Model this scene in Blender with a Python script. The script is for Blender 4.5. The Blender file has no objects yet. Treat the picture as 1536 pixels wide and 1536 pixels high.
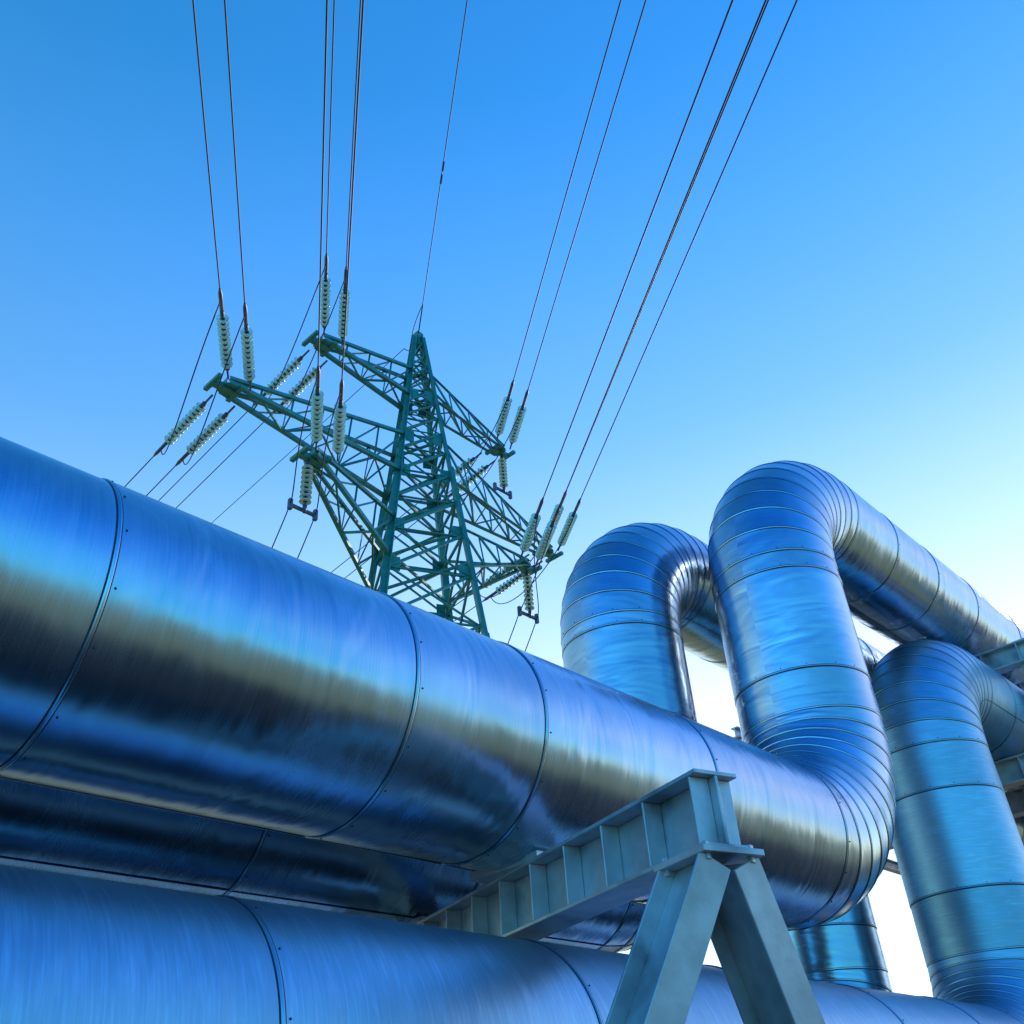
import bpy, bmesh, math, random
from mathutils import Vector, Matrix
random.seed(4)
scene=bpy.context.scene
col=scene.collection
GZ=-1.3
# ---------------------------------------------------------------- camera
cam=bpy.data.cameras.new("Camera"); camo=bpy.data.objects.new("Camera",cam); col.objects.link(camo)
r=Vector((0.7138,0.6979,-0.0588)).normalized()
b=Vector((0.5511,-0.6115,-0.5678)); b=(b-r*b.dot(r)).normalized()
u=b.cross(r)
camo.matrix_world=Matrix(((r.x,u.x,b.x,0),(r.y,u.y,b.y,0),(r.z,u.z,b.z,0),(0,0,0,1)))
cam.sensor_width=36; cam.lens=1430/1536*36; cam.clip_end=5000; cam.clip_start=0.05
scene.camera=camo
# ---------------------------------------------------------------- materials
def mat(name):
    m=bpy.data.materials.new(name); m.use_nodes=True
    return m,m.node_tree.nodes,m.node_tree.links,m.node_tree.nodes["Principled BSDF"]
def ramp(N,L,src,p0,p1,c0,c1):
    n=N.new("ShaderNodeMapRange"); n.inputs[1].default_value=p0;n.inputs[2].default_value=p1
    n.inputs[3].default_value=c0;n.inputs[4].default_value=c1
    L.new(src,n.inputs[0]); return n.outputs[0]
def cladding(name,base,rough,scratch):
    m,N,L,P=mat(name)
    P.inputs["Metallic"].default_value=1.0
    uv=N.new("ShaderNodeUVMap"); uv.uv_map="UVMap"
    tc=N.new("ShaderNodeTexCoord")
    at=N.new("ShaderNodeAttribute"); at.attribute_name="sheet"
    def noise(scale,vec,det=4,sc=None,rot=0,dist=0):
        n=N.new("ShaderNodeTexNoise"); n.inputs["Scale"].default_value=scale; n.inputs["Detail"].default_value=det; n.inputs["Distortion"].default_value=dist
        if sc:
            mp=N.new("ShaderNodeMapping"); mp.inputs["Scale"].default_value=sc; mp.inputs["Rotation"].default_value=(0,0,rot); L.new(vec,mp.inputs[0]); vec=mp.outputs[0]
        L.new(vec,n.inputs["Vector"]); return n.outputs["Fac"]
    def mulv(a,c):
        k=N.new("ShaderNodeMath");k.operation='MULTIPLY';L.new(a,k.inputs[0]);L.new(c,k.inputs[1]);return k.outputs[0]
    brush=noise(1.0,uv.outputs[0],4,(120,2.0,1))
    cloud=noise(1.3,tc.outputs["Object"],3)
    v=mulv(ramp(N,L,brush,.3,.7,.93,1.04),ramp(N,L,cloud,.3,.7,.86,1.08))
    v=mulv(v,ramp(N,L,at.outputs["Fac"],0,1,.87,1.1))
    rub=noise(1,uv.outputs[0],5,(7,3,1)); v=mulv(v,ramp(N,L,rub,.56,.75,1.0,1.14))
    if scratch:
        for sc,rot in (((60,5.0,1),.22),((90,4.0,1),-.10)):
            v=mulv(v,ramp(N,L,noise(1,uv.outputs[0],5,sc,rot),.50,.78,1.0,1.22))
    cm=N.new("ShaderNodeVectorMath");cm.operation='SCALE';cm.inputs[0].default_value=base
    L.new(v,cm.inputs["Scale"]);L.new(cm.outputs[0],P.inputs["Base Color"])
    ra=ramp(N,L,brush,.3,.7,rough-.02,rough+.03)
    rb=ramp(N,L,cloud,.35,.65,-.03,.05)
    ad=N.new("ShaderNodeMath");ad.operation='ADD';L.new(ra,ad.inputs[0]);L.new(rb,ad.inputs[1])
    L.new(ad.outputs[0],P.inputs["Roughness"])
    bp=N.new("ShaderNodeBump");bp.inputs["Strength"].default_value=.3;bp.inputs["Distance"].default_value=.0008
    L.new(brush,bp.inputs["Height"])
    dent=noise(1,uv.outputs[0],2,(4.2,1.4,1),.1,.6)
    bp2=N.new("ShaderNodeBump");bp2.inputs["Strength"].default_value=.5 if scratch else .85;bp2.inputs["Distance"].default_value=.016
    L.new(dent,bp2.inputs["Height"]);L.new(bp.outputs[0],bp2.inputs["Normal"])
    L.new(bp2.outputs[0],P.inputs["Normal"])
    return m
M_CLAD=cladding("galvanised_cladding",(.37,.49,.60),.24,False)
M_CLADR=cladding("dull_cladding",(.27,.45,.58),.44,True)
def simple(name,c,rough,metal=0,nscale=8,var=.25,bump=.2,rust=None):
    m,N,L,P=mat(name)
    tc=N.new("ShaderNodeTexCoord"); n=N.new("ShaderNodeTexNoise");n.inputs["Scale"].default_value=nscale;n.inputs["Detail"].default_value=5
    L.new(tc.outputs["Object"],n.inputs["Vector"])
    s=ramp(N,L,n.outputs["Fac"],.3,.7,1-var,1+var)
    cm=N.new("ShaderNodeVectorMath");cm.operation='SCALE';cm.inputs[0].default_value=c;L.new(s,cm.inputs["Scale"])
    out=cm.outputs[0]
    if rust:
        n2=N.new("ShaderNodeTexNoise");n2.inputs["Scale"].default_value=nscale*.5;n2.inputs["Detail"].default_value=8
        L.new(tc.outputs["Object"],n2.inputs["Vector"])
        f=ramp(N,L,n2.outputs["Fac"],.56,.72,0,.8)
        mx=N.new("ShaderNodeMixRGB");L.new(f,mx.inputs[0]);L.new(out,mx.inputs[1]);mx.inputs[2].default_value=(*rust,1);out=mx.outputs[0]
    L.new(out,P.inputs["Base Color"])
    P.inputs["Metallic"].default_value=metal;P.inputs["Roughness"].default_value=rough
    if bump:
        bp=N.new("ShaderNodeBump");bp.inputs["Strength"].default_value=bump;bp.inputs["Distance"].default_value=.002
        n3=N.new("ShaderNodeTexNoise");n3.inputs["Scale"].default_value=60;n3.inputs["Detail"].default_value=3;L.new(tc.outputs["Object"],n3.inputs["Vector"])
        L.new(n3.outputs["Fac"],bp.inputs["Height"]);L.new(bp.outputs[0],P.inputs["Normal"])
    return m
M_SEAM=simple("seam_shade_paint",(.03,.05,.08),.6,.6,bump=0)  # dark tone paints in the shade line along seam beads; rivets share it
M_STEEL=simple("painted_grey_steel",(.56,.54,.57),.42,.35,7,.2,.3,rust=(.15,.15,.17))
M_GREEN=simple("green_tower_paint",(.028,.21,.185),.45,.1,3,.2,0)
M_WIRE=simple("dark_conductor",(.03,.03,.045),.55,.5,bump=0)
M_GLASS=simple("glass_insulator",(.62,.86,.78),.08,0,3,.1,0)
M_GLASS.node_tree.nodes["Principled BSDF"].inputs["Transmission Weight"].default_value=.3
M_HARD=simple("zinc_fittings",(.10,.11,.14),.5,.6,bump=0)
# ---------------------------------------------------------------- helpers
def newobj(name,bm,mats,parent=None,smooth=None):
    me=bpy.data.meshes.new(name); bm.to_mesh(me); bm.free()
    for m in mats: me.materials.append(m)
    o=bpy.data.objects.new(name,me); col.objects.link(o)
    if parent: o.parent=parent
    return o
def empty(name,loc=(0,0,0)):
    e=bpy.data.objects.new(name,None); col.objects.link(e); return e
def box(bm,p0,p1,w,h,up=Vector((0,0,1)),off=(0,0),mi=0):
    p0=Vector(p0);p1=Vector(p1);d=(p1-p0)
    if d.length<1e-5:return
    d.normalize();up=Vector(up)
    s=d.cross(up)
    if s.length<1e-3: s=d.cross(Vector((1,0,0)))
    s.normalize(); t=s.cross(d).normalized()
    o=s*off[0]+t*off[1]
    vs=[]
    for p in (p0,p1):
        for a,c in ((-1,-1),(1,-1),(1,1),(-1,1)):
            vs.append(bm.verts.new(p+o+s*a*w/2+t*c*h/2))
    for f in ((0,3,2,1),(4,5,6,7),(0,1,5,4),(1,2,6,5),(2,3,7,6),(3,0,4,7)):
        bm.faces.new([vs[i] for i in f]).material_index=mi
def angle(bm,p0,p1,w,up=Vector((0,0,1)),t=None,mi=0):
    t=t or w*.14
    box(bm,p0,p1,w,t,up,(0,0),mi); box(bm,p0,p1,t,w,up,(-w/2+t/2,w/2+t/2),mi)
def ibeam(bm,p0,p1,w,h,up=Vector((0,0,1)),tf=.016,tw=.012,stiff=0):
    box(bm,p0,p1,w,tf,up,(0,h/2-tf/2)); box(bm,p0,p1,w,tf,up,(0,-h/2+tf/2)); box(bm,p0,p1,tw,h-2*tf-.001,up)
    if stiff:
        p0=Vector(p0);p1=Vector(p1);d=(p1-p0);n=max(1,int(d.length/stiff));d.normalize()
        for i in range(n+1):
            c=p0+d*(.05+ i*stiff)
            for sgn in (-1,1):
                box(bm,c-d*.006,c+d*.006,w/2-tw,h-2*tf-.002,up,(sgn*(w/4+.002),0))
# ---------------------------------------------------------------- pipes
R=.6; SEG=112
def make_pipe(name,x,z0,yb,z1,rho,rho2,seams0,riser,seams1,mat0,y0=-30,y1=70,ngore=10,longang=None):
    bm=bmesh.new(); uvl=bm.loops.layers.uv.new("UVMap"); shl=bm.faces.layers.float.new("sheet")
    def frame(part,v):
        if part==0: return Vector((x,v,z0)),Vector((0,1,0)),Vector((0,0,1))
        if part==1:
            c=Vector((x,yb-rho,z0+rho)); 
            return c+rho*Vector((0,math.sin(v),-math.cos(v))),Vector((0,math.cos(v),math.sin(v))),Vector((0,-math.sin(v),math.cos(v)))
        if part==2: return Vector((x,yb,v)),Vector((0,0,1)),Vector((0,-1,0))
        if part==3:
            c=Vector((x,yb+rho2,z1-rho2)); 
            return c+rho2*Vector((0,-math.cos(v),math.sin(v))),Vector((0,math.sin(v),math.cos(v))),Vector((0,-math.cos(v),math.sin(v)))
        if part==4: return Vector((x,v,z1)),Vector((0,1,0)),Vector((0,0,1))
    st=[(0,y0)]+[(0,s) for s in seams0]+[(1,math.pi/2*i/ngore) for i in range(ngore+1)]
    st+=[(2,s) for s in riser]+[(3,math.pi/2*i/ngore) for i in range(ngore+1)]+[(4,s) for s in seams1]+[(4,y1)]
    fr=[frame(*s) for s in st]
    def ring(C,N,rad,shift=Vector((0,0,0))):
        return [bm.verts.new(C+shift+rad*(math.cos(2*math.pi*i/SEG)*N+math.sin(2*math.pi*i/SEG)*Vector((1,0,0)))) for i in range(SEG)]
    def skin(a,bb,u0,u1,mi,sh):
        for i in range(SEG):
            j=(i+1)%SEG
            f=bm.faces.new((a[i],a[j],bb[j],bb[i])); f.material_index=mi; f.smooth=True; f[shl]=sh
            vv=[(u0,i),(u0,i+1),(u1,i+1),(u1,i)]
            for l,(uu,k) in zip(f.loops,vv): l[uvl].uv=(uu,k/SEG*2*math.pi*R)
    s=0
    for k in range(len(st)-1):
        (C0,T0,N0),(C1,T1,N1)=fr[k],fr[k+1]
        ln=(C1-C0).length
        if ln<1e-4: continue
        sh=random.random(); off=random.random()*40
        elbow = st[k][0] in (1,3) and st[k+1][0]==st[k][0]
        sub=1 if elbow else max(1,int(ln/1.0))
        prev=ring(C0,N0,R+.005)
        u0=s+off
        for q in range(1,sub+1):
            f=q/sub; C=C0.lerp(C1,f); N=N0.lerp(N1,f).normalized()
            cur=ring(C,N,R+.005*(1-f)); u1=s+off+ln*f
            skin(prev,cur,u0,u1,0,sh); prev=cur;u0=u1
        el2=st[k+1][0] in (1,3)
        bw=.008
        h=.006 if el2 else .008
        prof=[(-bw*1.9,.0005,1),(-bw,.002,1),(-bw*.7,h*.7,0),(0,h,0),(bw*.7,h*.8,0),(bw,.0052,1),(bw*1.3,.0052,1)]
        rs=None
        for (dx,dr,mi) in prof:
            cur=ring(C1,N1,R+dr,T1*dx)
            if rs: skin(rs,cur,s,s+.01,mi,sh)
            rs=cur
        if not elbow and C1.y>-1 and C1.y<16:
            for i in range(16):
                a=2*math.pi*(i+.5+random.uniform(-.1,.1))/16
                nn=math.cos(a)*N1+math.sin(a)*Vector((1,0,0))
                c=C1+T1*.026+nn*(R+.005)
                g=bmesh.ops.create_icosphere(bm,subdivisions=1,radius=.0055,matrix=Matrix.Translation(c))
                for v in g['verts']:
                    for ff in v.link_faces: ff.material_index=1
        s+=ln
    if longang is not None:
        for k in range(len(st)-1):
            (C0,T0,N0),(C1,T1,N1)=fr[k],fr[k+1]
            if (C1-C0).length<1e-4: continue
            a=math.radians(longang)
            n0=math.cos(a)*N0+math.sin(a)*Vector((1,0,0)); n1=math.cos(a)*N1+math.sin(a)*Vector((1,0,0))
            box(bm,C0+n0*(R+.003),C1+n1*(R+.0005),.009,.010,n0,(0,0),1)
            box(bm,C0+n0*(R+.004),C1+n1*(R+.0015),.004,.012,n0,(0,0),0)
    bm.normal_update()
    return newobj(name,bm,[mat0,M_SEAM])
U1=make_pipe("insulated_steam_pipe",-3.6,1.91,7.74,5.78,1.12,1.2,[-5,-3.2,-1.6,-.4,1.17,2.62,3.48,5.03],[3.4,4.4],[9.9,11.0,12.2,13.7,15.2,17],M_CLAD,longang=200)
U2=make_pipe("insulated_steam_pipe",-5.05,1.91,7.1,5.38,1.05,1.05,[-4,-2,-.3,1.3,2.87,4.5],[3.3,4.2],[9.3,10.6,12,13.5,15],M_CLAD,longang=160)
L1=make_pipe("insulated_steam_pipe",-3.6,.35,10.4,4.42,1.05,1.05,[-4,-2.2,-1,.4,2.03,3.70,5.3,6.9,8.3],[1.95,2.9],[12.2,13.6,15,17],M_CLADR,longang=118)
L2=make_pipe("insulated_steam_pipe",-5.05,.35,9.8,4.0,1.05,1.05,[-3,-1,1,3,4.6,6.2,7.8],[1.8,2.4],[12,14,16],M_CLAD)
# ---------------------------------------------------------------- near trestle
def trestle(name,ax,ay,bx,by):
    bm=bmesh.new()
    A=Vector((ax,ay,1.145));B=Vector((bx,by,1.145)); d=(B-A).normalized()
    ibeam(bm,A,B,.22,.31,stiff=.34,tf=.018,tw=.014)
    n=Vector((-d.y,d.x,0))
    for P0,lean in ((A+d*.14,1),(B-d*.14,-1)):
        top=P0+Vector((0,0,-.155-.014))
        box(bm,top-d*.17,top+d*.17,.30,.026)
        for sgn in (-1,1):
            p=top+n*sgn*.065+Vector((0,0,-.014)); 
            q=p+(n*sgn*.48+d*lean*.20+Vector((0,0,-1)))*(p.z-GZ)
            ibeam(bm,p,q,.15,.28,up=d,tf=.014,tw=.010)
            box(bm,Vector((q.x,q.y,GZ+.001)),Vector((q.x,q.y,GZ+.12)),.5,.5)
        for sx in (-.13,.13):
            for sy in (-.11,.11):
                c=top+d*sx+n*sy
                box(bm,c+Vector((0,0,-.035)),c+Vector((0,0,.035)),.026,.026)
    lowA=Vector((ax,ay,-.42));lowB=Vector((bx,by,-.42))
    ibeam(bm,lowA-d*.0,lowB,.2,.3)
    for px in (-3.6,-5.05):
        t=(px-ax)/(bx-ax); c=A.lerp(B,t)
        for zz in (1.30,-.27):
            box(bm,Vector((c.x,c.y-.16,zz+.02)),Vector((c.x,c.y+.16,zz+.02)),.5,.05)
        for sx in (-.22,.22):
            box(bm,Vector((c.x+sx,c.y-.12,1.37)),Vector((c.x+sx,c.y+.12,1.37)),.02,.16)
    bmesh.ops.bevel(bm,geom=bm.edges[:],offset=.0025,segments=1,affect='EDGES')
    return newobj(name,bm,[M_STEEL])
trestle("steel_pipe_trestle",-2.02,3.37,-6.2,4.72)
trestle("steel_pipe_trestle",-2.13,-7.5,-6.3,-7.5)
# ---------------------------------------------------------------- elevated support tower at right
def suptower(name,yy):
    bm=bmesh.new()
    for y in (yy,yy+1.4):
        for x in (-2.82,-6.75):
            ibeam(bm,(x,y,GZ),(x,y,5.23),.18,.2,up=Vector((0,1,0)))
        ibeam(bm,(-1.9,y-.12,5.04),(-7.1,y-.12,5.04),.2,.27,stiff=.45)
        ibeam(bm,(-1.9,y-.12,3.66),(-7.1,y-.12,3.66),.2,.3,stiff=.45)
    for z in (5.27,3.92):
        for x in (-2.35,-7.0):
            ibeam(bm,(x,yy-.3,z),(x,yy+6,z),.12,.16)
    for k in range(5):
        box(bm,(-2.35,yy+k*1.2,4.0),(-2.35,yy+(k+1)*1.2,5.25),.06,.06)
        box(bm,(-2.35,yy+(k+1)*1.2,4.0),(-2.35,yy+(k+1)*1.2,5.25),.07,.07)
    return newobj(name,bm,[M_STEEL])
suptower("steel_support_tower",12.75)
# ---------------------------------------------------------------- pylon
TC=Vector((-24,21,0)); ZT=32.0; ROT=math.radians(-26); KR=.150
def leg(i,z):
    rad=.16+KR*(ZT-z); a=ROT+math.radians(45+90*i)
    return Vector((TC.x+rad*math.cos(a),TC.y+rad*math.sin(a),z))
py=empty("electricity_pylon")
bm=bmesh.new()
for i in range(4):
    c=Vector((TC.x,TC.y,0))
    for za,zb,w in ((GZ,16,.30),(16,24,.26),(24,ZT,.19)):
        p,q=leg(i,za),leg(i,zb)
        out=(Vector((p.x,p.y,0))-c).normalized()
        for rot in (45,-45):
            dr=Matrix.Rotation(math.radians(rot),3,'Z')@out
            side=-(Matrix.Rotation(math.radians(90 if rot>0 else -90),3,'Z')@dr)
            box(bm,p+side*w/2,q+side*w/2,w,.03,up=dr)
z=ZT-.5; levels=[z]
while z>GZ+1:
    wdt=(.16+KR*(ZT-z))*1.414
    z-=max(.8,wdt*.70); levels.append(max(z,GZ))
for a,bz in zip(levels[:-1],levels[1:]):
    for i in range(4):
        j=(i+1)%4
        w=.065 if a>26 else .09
        angle(bm,leg(i,a),leg(j,bz),w,up=Vector((0,0,1)))
        angle(bm,leg(j,a),leg(i,bz),w,up=Vector((0,0,1)))
        angle(bm,leg(i,bz),leg(j,bz),w)
for zz in (29.6,28,25.4,23.4,22,20.5,19):
    for i in range(2): angle(bm,leg(i,zz),leg(i+2,zz),.09)
for zz in (28,25.4,23.4,20.5,18.6):
    for i in range(4):
        for jn in ((i+1)%4,(i+3)%4):
            d=(leg(jn,zz)-leg(i,zz)).normalized()
            p=leg(i,zz)+d*.22
            box(bm,p-Vector((0,0,.3)),p+Vector((0,0,.3)),.36,.025,up=Vector((-d.y,d.x,0)))
box(bm,(TC.x,TC.y,ZT-.6),(TC.x,TC.y,ZT+.25),.34,.34)
newobj("lattice_body",bm,[M_GREEN],py)
bm=bmesh.new()
def arm(tip,legs,zb,zt,n,tx=.3):
    tip=Vector(tip)
    ta=tip+Vector((tx,0,0)); tb=tip-Vector((tx,0,0))
    ba,bb=leg(legs[0],zb),leg(legs[1],zb); ua,ub=leg(legs[0],zt),leg(legs[1],zt)
    up=Vector((0,0,.2))
    for p,q,w in ((ba,ta,.15),(bb,tb,.15),(ua,ta+up,.12),(ub,tb+up,.12)):
        angle(bm,p,q,w)
    angle(bm,ta,tb,.2)
    box(bm,tip+Vector((0,-.5,0)),tip+Vector((0,.5,0)),.26,.2)
    for sy in (-.5,.5):
        box(bm,ta+Vector((.2,sy*.9,0)),tb+Vector((-.2,sy*.9,0)),.16,.14)
    L=lambda p,q,k:p.lerp(q,k/n)
    for k in range(n):
        if k%2: angle(bm,L(ba,ta,k),L(bb,tb,k+1),.07)
        else: angle(bm,L(bb,tb,k),L(ba,ta,k+1),.07)
        angle(bm,L(bb,tb,k+1),L(ba,ta,k+1),.06)
        angle(bm,L(ba,ta,k+1),L(ua,ta+up,k),.07) ; angle(bm,L(bb,tb,k+1),L(ub,tb+up,k),.07)
        if k<n-1: angle(bm,L(ba,ta,k+1),L(ua,ta+up,k+1),.055); angle(bm,L(bb,tb,k+1),L(ub,tb+up,k+1),.055)
tips={ 'A':((-24,15.7,28.1),(3,2),27.9,29.6,4), 'A2':((-24,26.1,27.9),(0,1),27.9,29.6,4),
 'B':((-24,11.9,23.4),(3,2),23.3,25.4,6), 'B2':((-24,28.9,23.4),(0,1),23.3,25.4,6),
 'C':((-22.3,14.6,20.6),(3,2),18.9,20.8,4), 'C2':((-22.4,25.4,20.5),(0,1),18.9,20.8,4)}
for k,(t,l,zb,zt,n) in tips.items(): arm(t,l,zb,zt,n)
newobj("crossarms",bm,[M_GREEN],py)
# insulators / jumpers / conductors
dN=Vector((.817,-.576,-.03)).normalized(); dF=Vector((-1,0.0,-.10)).normalized()
bmI=bmesh.new(); bmH=bmesh.new()
def lathe(bm,p0,d,prof,seg=12):
    d=d.normalized(); s=d.cross(Vector((0,0,1)))
    if s.length<.1: s=d.cross(Vector((1,0,0)))
    s.normalize(); t=s.cross(d); prev=None
    for (a,rr) in prof:
        cur=[bm.verts.new(p0+d*a+rr*(math.cos(2*math.pi*i/seg)*s+math.sin(2*math.pi*i/seg)*t)) for i in range(seg)]
        if prev:
            for i in range(seg):
                bm.faces.new((prev[i],prev[(i+1)%seg],cur[(i+1)%seg],cur[i])).smooth=True
        prev=cur
def string(p,d,a0,a1,total,n):
    box(bmH,p,p+d*total,.06,.06)
    for k in range(n):
        a=a0+(a1-a0)*k/(n-1)
        lathe(bmI,p+d*a,d,[(-.03,.08),(-.015,.14),(.0,.205),(.022,.205),(.02,.12),(.025,.08)])
        lathe(bmH,p+d*(a-.10),d,[(0,.02),(0,.08),(.085,.09),(.085,.03)],10)
    lathe(bmH,p+d*(a0-.25),d,[(0,.02),(0,.09),(.12,.09),(.12,.02)],8)
    lathe(bmH,p+d*(a1+.15),d,[(0,.02),(0,.08),(.3,.06),(.3,.02)],8)
    if total>3: lathe(bmH,p+d*(total-.9),d,[(0,.03),(0,.07),(.7,.07),(.9,.03)],8)
lines=empty("overhead_power_lines")
def wire(name,pts,rad,parent,n=None):
    cu=bpy.data.curves.new(name,'CURVE');cu.dimensions='3D';cu.bevel_depth=rad;cu.bevel_resolution=1;cu.use_fill_caps=True
    sp=cu.splines.new('POLY');sp.points.add(len(pts)-1)
    for q,p in zip(sp.points,pts): q.co=(*p,1)
    cu.materials.append(M_WIRE); o=bpy.data.objects.new(name,cu);col.objects.link(o);o.parent=parent;return o
def span(S,d,length,drop,sag,n=60):
    E=S+Vector((d.x,d.y,0)).normalized()*length+Vector((0,0,drop)); out=[]
    for i in range(n+1):
        f=i/n; p=S.lerp(E,f); p.z-=sag*4*f*(1-f); out.append(p)
    return out
def bez(p0,p1,p2,p3,n=18):
    return [(1-t)**3*p0+3*(1-t)**2*t*p1+3*(1-t)*t*t*p2+t**3*p3 for t in [i/n for i in range(n+1)]]
for k,(t,l,zb,zt,n) in tips.items():
    sg=1 if not k.endswith('2') else -1
    tip=Vector(t)
    hang=None
    if k in('C','C2','A2'):
        S=tip+Vector((0,-sg*.1,-.1)); dd=Vector((0,0,-1))
        string(S,dd,.35,1.75,2.0,8)
        hang=S+Vector((-.1,0,-2.05))
        box(bmH,hang+Vector((0,-.5,0)),hang+Vector((0,.5,0)),.10,.10)
        for s2 in (-.5,.5): box(bmH,hang+Vector((0,s2,-.18)),hang+Vector((0,s2,.22)),.13,.13)
    for q in (0,1):
        S=tip+Vector((0,sg*(-.15+q*.9),0))
        N0=S+Vector((.5,0,0)); F0=S-Vector((.5,0,.1))
        string(N0,dN,.75,2.95,4.3,10)
        ne=N0+dN*4.3
        wire("conductor_near_%s%d"%(k,q),span(ne,dN,150,0,1.2+.25*q),.023,lines)
        if k in('C','C2'):
            hp=hang+Vector((0,(-.5,.5)[q],0))
            wire("jumper_%s%d"%(k,q),bez(ne-dN*.5,ne+Vector((-1.3,.2,-1.8)),hp+Vector((.6,-.2,.3)),hp),.022,lines)
            wire("downlead_%s%d"%(k,q),bez(hp,hp+Vector((-1.5,0,-2.5)),hp+Vector((-9,0,-12)),Vector((hp.x-18,hp.y+.5,GZ))),.022,lines)
        else:
            string(F0,dF,.75,2.9,4.0,10)
            fe=F0+dF*4.0
            wire("conductor_far_%s%d"%(k,q),span(fe,dF,200,-3,5),.023,lines)
            wire("jumper_%s%d"%(k,q),bez(ne-dN*.5,ne+Vector((-1.8,.3,-2.4)),fe+Vector((1.2,0,-1.8)),fe-dF*.5),.022,lines)
AP=Vector((TC.x,TC.y,ZT+.15))
gw=AP+dN*2.0
box(bmH,AP,gw,.05,.05)
wire("earth_wire_near",span(gw,dN,150,0,1.0),.02,lines)
wire("earth_wire_far",span(AP+dF*1,dF,200,-3,4),.02,lines)
wire("earth_jumper",bez(gw,gw+Vector((-1.6,.3,-.9)),AP+Vector((-.2,0,-1.2)),AP+dF*1),.02,lines)
for p in (gw+dN*6.6-Vector((0,0,.03)),gw+dN*7.2-Vector((0,0,.04))):
    box(bmH,p,p+dN*.4,.07,.07)
bmesh.ops.recalc_face_normals(bmI,faces=bmI.faces[:])
newobj("insulator_strings",bmI,[M_GLASS],py); newobj("line_fittings",bmH,[M_HARD],py)
# ---------------------------------------------------------------- ground
bm=bmesh.new()
n=40; S=2500
xs=[-S+2*S*i/n for i in range(n+1)]
vs=[[bm.verts.new((x,y,GZ)) for y in xs] for x in xs]
for i in range(n):
    for j in range(n): bm.faces.new((vs[i][j],vs[i+1][j],vs[i+1][j+1],vs[i][j+1]))
m,N,L,P=mat("dry_grass_and_shaded_soil"); P.inputs["Roughness"].default_value=.95
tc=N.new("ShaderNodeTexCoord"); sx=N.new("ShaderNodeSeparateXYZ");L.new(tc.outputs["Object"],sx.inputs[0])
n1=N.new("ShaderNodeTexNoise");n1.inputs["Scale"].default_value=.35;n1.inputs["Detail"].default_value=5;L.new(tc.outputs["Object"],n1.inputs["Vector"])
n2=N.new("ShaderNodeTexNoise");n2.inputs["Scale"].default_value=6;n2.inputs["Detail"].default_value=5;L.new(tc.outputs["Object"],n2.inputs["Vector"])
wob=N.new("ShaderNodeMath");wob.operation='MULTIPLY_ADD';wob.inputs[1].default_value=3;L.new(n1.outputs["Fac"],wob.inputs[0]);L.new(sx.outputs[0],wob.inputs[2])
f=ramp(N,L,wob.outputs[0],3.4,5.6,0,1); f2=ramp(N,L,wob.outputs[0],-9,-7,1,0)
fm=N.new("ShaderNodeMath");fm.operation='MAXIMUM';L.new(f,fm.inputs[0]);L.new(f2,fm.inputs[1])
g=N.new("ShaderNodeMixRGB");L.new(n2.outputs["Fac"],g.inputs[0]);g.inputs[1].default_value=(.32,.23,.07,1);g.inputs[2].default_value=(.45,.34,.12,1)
so=N.new("ShaderNodeMixRGB");L.new(n2.outputs["Fac"],so.inputs[0]);so.inputs[1].default_value=(.006,.008,.010,1);so.inputs[2].default_value=(.022,.022,.022,1)  # soil strip under the pipes, near black with their shade put into its colour
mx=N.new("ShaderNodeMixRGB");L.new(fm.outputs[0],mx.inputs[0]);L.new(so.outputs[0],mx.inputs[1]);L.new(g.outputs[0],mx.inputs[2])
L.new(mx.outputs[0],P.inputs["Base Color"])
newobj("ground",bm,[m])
# ---------------------------------------------------------------- world / sun
SE=math.radians(24); AZ=math.radians(-4)
w=bpy.data.worlds.new("World");scene.world=w;w.use_nodes=True
N=w.node_tree.nodes;L=w.node_tree.links;bg=N["Background"]
sky=N.new("ShaderNodeTexSky");sky.sky_type='NISHITA';sky.sun_disc=False;sky.sun_elevation=SE;sky.sun_rotation=AZ
sky.ozone_density=1.6;sky.dust_density=0.0;sky.air_density=1.0
tc=N.new("ShaderNodeTexCoord");sp=N.new("ShaderNodeSeparateXYZ");L.new(tc.outputs["Generated"],sp.inputs[0])
cr=N.new("ShaderNodeValToRGB");L.new(sp.outputs[2],cr.inputs[0])
K=7.0
stops=[(0,(1.2,1.25,1.2)),(.2,(1.9,1.8,1.6)),(.38,(3.4,2.6,2.15)),(.5,(2.3,2.35,2.4)),(.62,(1.25,1.95,2.5)),(.75,(.72,1.75,2.6)),(.85,(.36,1.5,2.35)),(1,(.25,1.3,2.25))]
e=cr.color_ramp.elements
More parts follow.
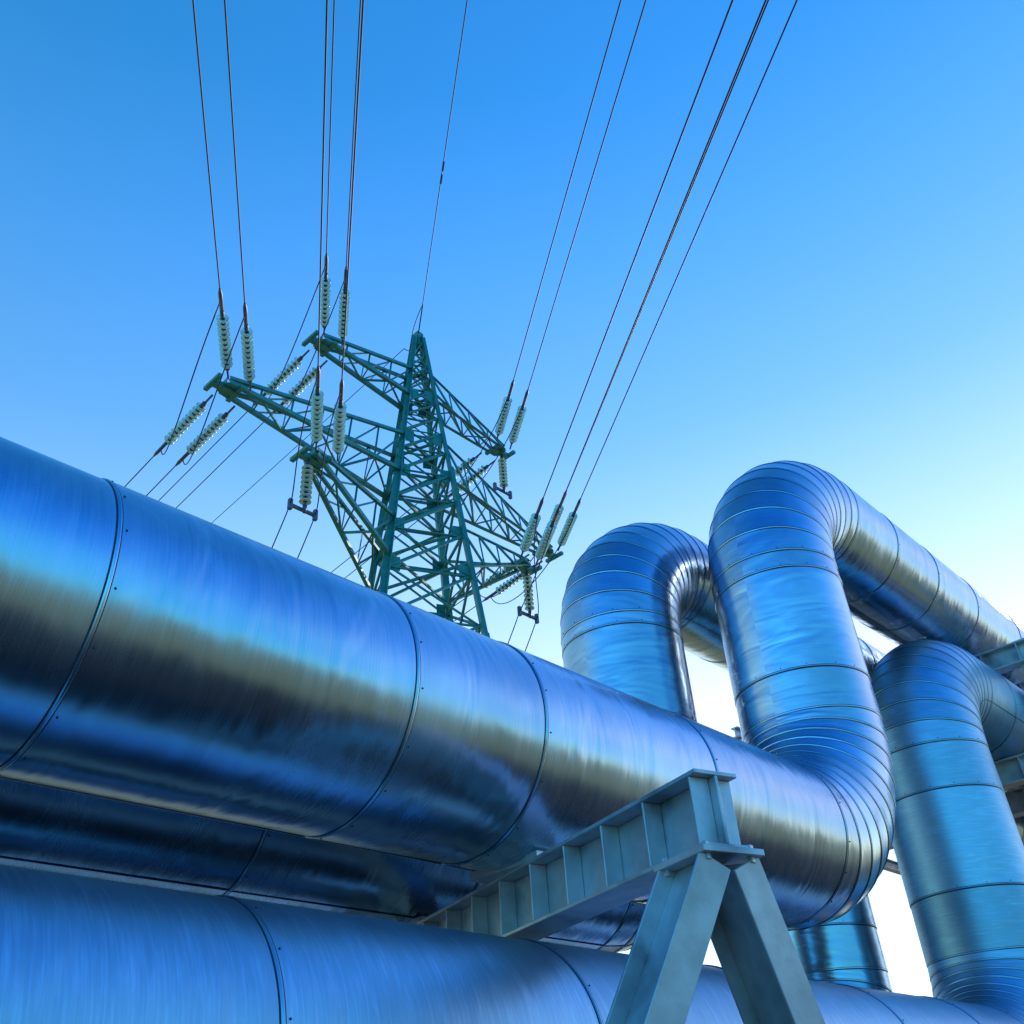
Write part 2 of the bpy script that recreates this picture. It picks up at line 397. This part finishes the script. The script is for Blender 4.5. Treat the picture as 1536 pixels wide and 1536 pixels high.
while len(e)<len(stops): e.new(.5)
for el,(p,c) in zip(e,stops): el.position=p; el.color=(c[0]/K,c[1]/K,c[2]/K,1)
sc=N.new("ShaderNodeVectorMath");sc.operation='SCALE';L.new(cr.outputs[0],sc.inputs[0]);sc.inputs["Scale"].default_value=K
mul=N.new("ShaderNodeVectorMath");mul.operation='MULTIPLY';L.new(sky.outputs[0],mul.inputs[0]);L.new(sc.outputs[0],mul.inputs[1])
# the sky away from the bright side of the horizon is a deeper blue
dt=N.new("ShaderNodeVectorMath");dt.operation='DOT_PRODUCT';L.new(tc.outputs["Generated"],dt.inputs[0]);dt.inputs[1].default_value=(.8,-.6,0)
az=ramp(N,L,dt.outputs["Value"],-.15,.45,0,1)
bl=N.new("ShaderNodeMixRGB");L.new(az,bl.inputs[0]);bl.inputs[1].default_value=(1,1,1,1);bl.inputs[2].default_value=(.22,.84,1.36,1)
mul2=N.new("ShaderNodeVectorMath");mul2.operation='MULTIPLY';L.new(mul.outputs[0],mul2.inputs[0]);L.new(bl.outputs[0],mul2.inputs[1])
# slight hue balance along the north-south axis
ay=ramp(N,L,sp.outputs[1],0.05,.85,0,1)
hb=N.new("ShaderNodeMixRGB");L.new(ay,hb.inputs[0]);hb.inputs[1].default_value=(.84,1.09,1.0,1);hb.inputs[2].default_value=(.95,.90,1.02,1)
mul3=N.new("ShaderNodeVectorMath");mul3.operation='MULTIPLY';L.new(mul2.outputs[0],mul3.inputs[0]);L.new(hb.outputs[0],mul3.inputs[1])
L.new(mul3.outputs[0],bg.inputs[0]);bg.inputs[1].default_value=.14
sd=Vector((math.sin(AZ)*math.cos(SE),math.cos(AZ)*math.cos(SE),math.sin(SE)))
sl=bpy.data.lights.new("sun","SUN");sl.energy=3;sl.angle=math.radians(.5);sl.color=(1,.93,.84)
so=bpy.data.objects.new("sun",sl);col.objects.link(so);so.rotation_euler=sd.to_track_quat('Z','Y').to_euler()
scene.view_settings.view_transform='Standard';scene.view_settings.look='None';scene.view_settings.exposure=0
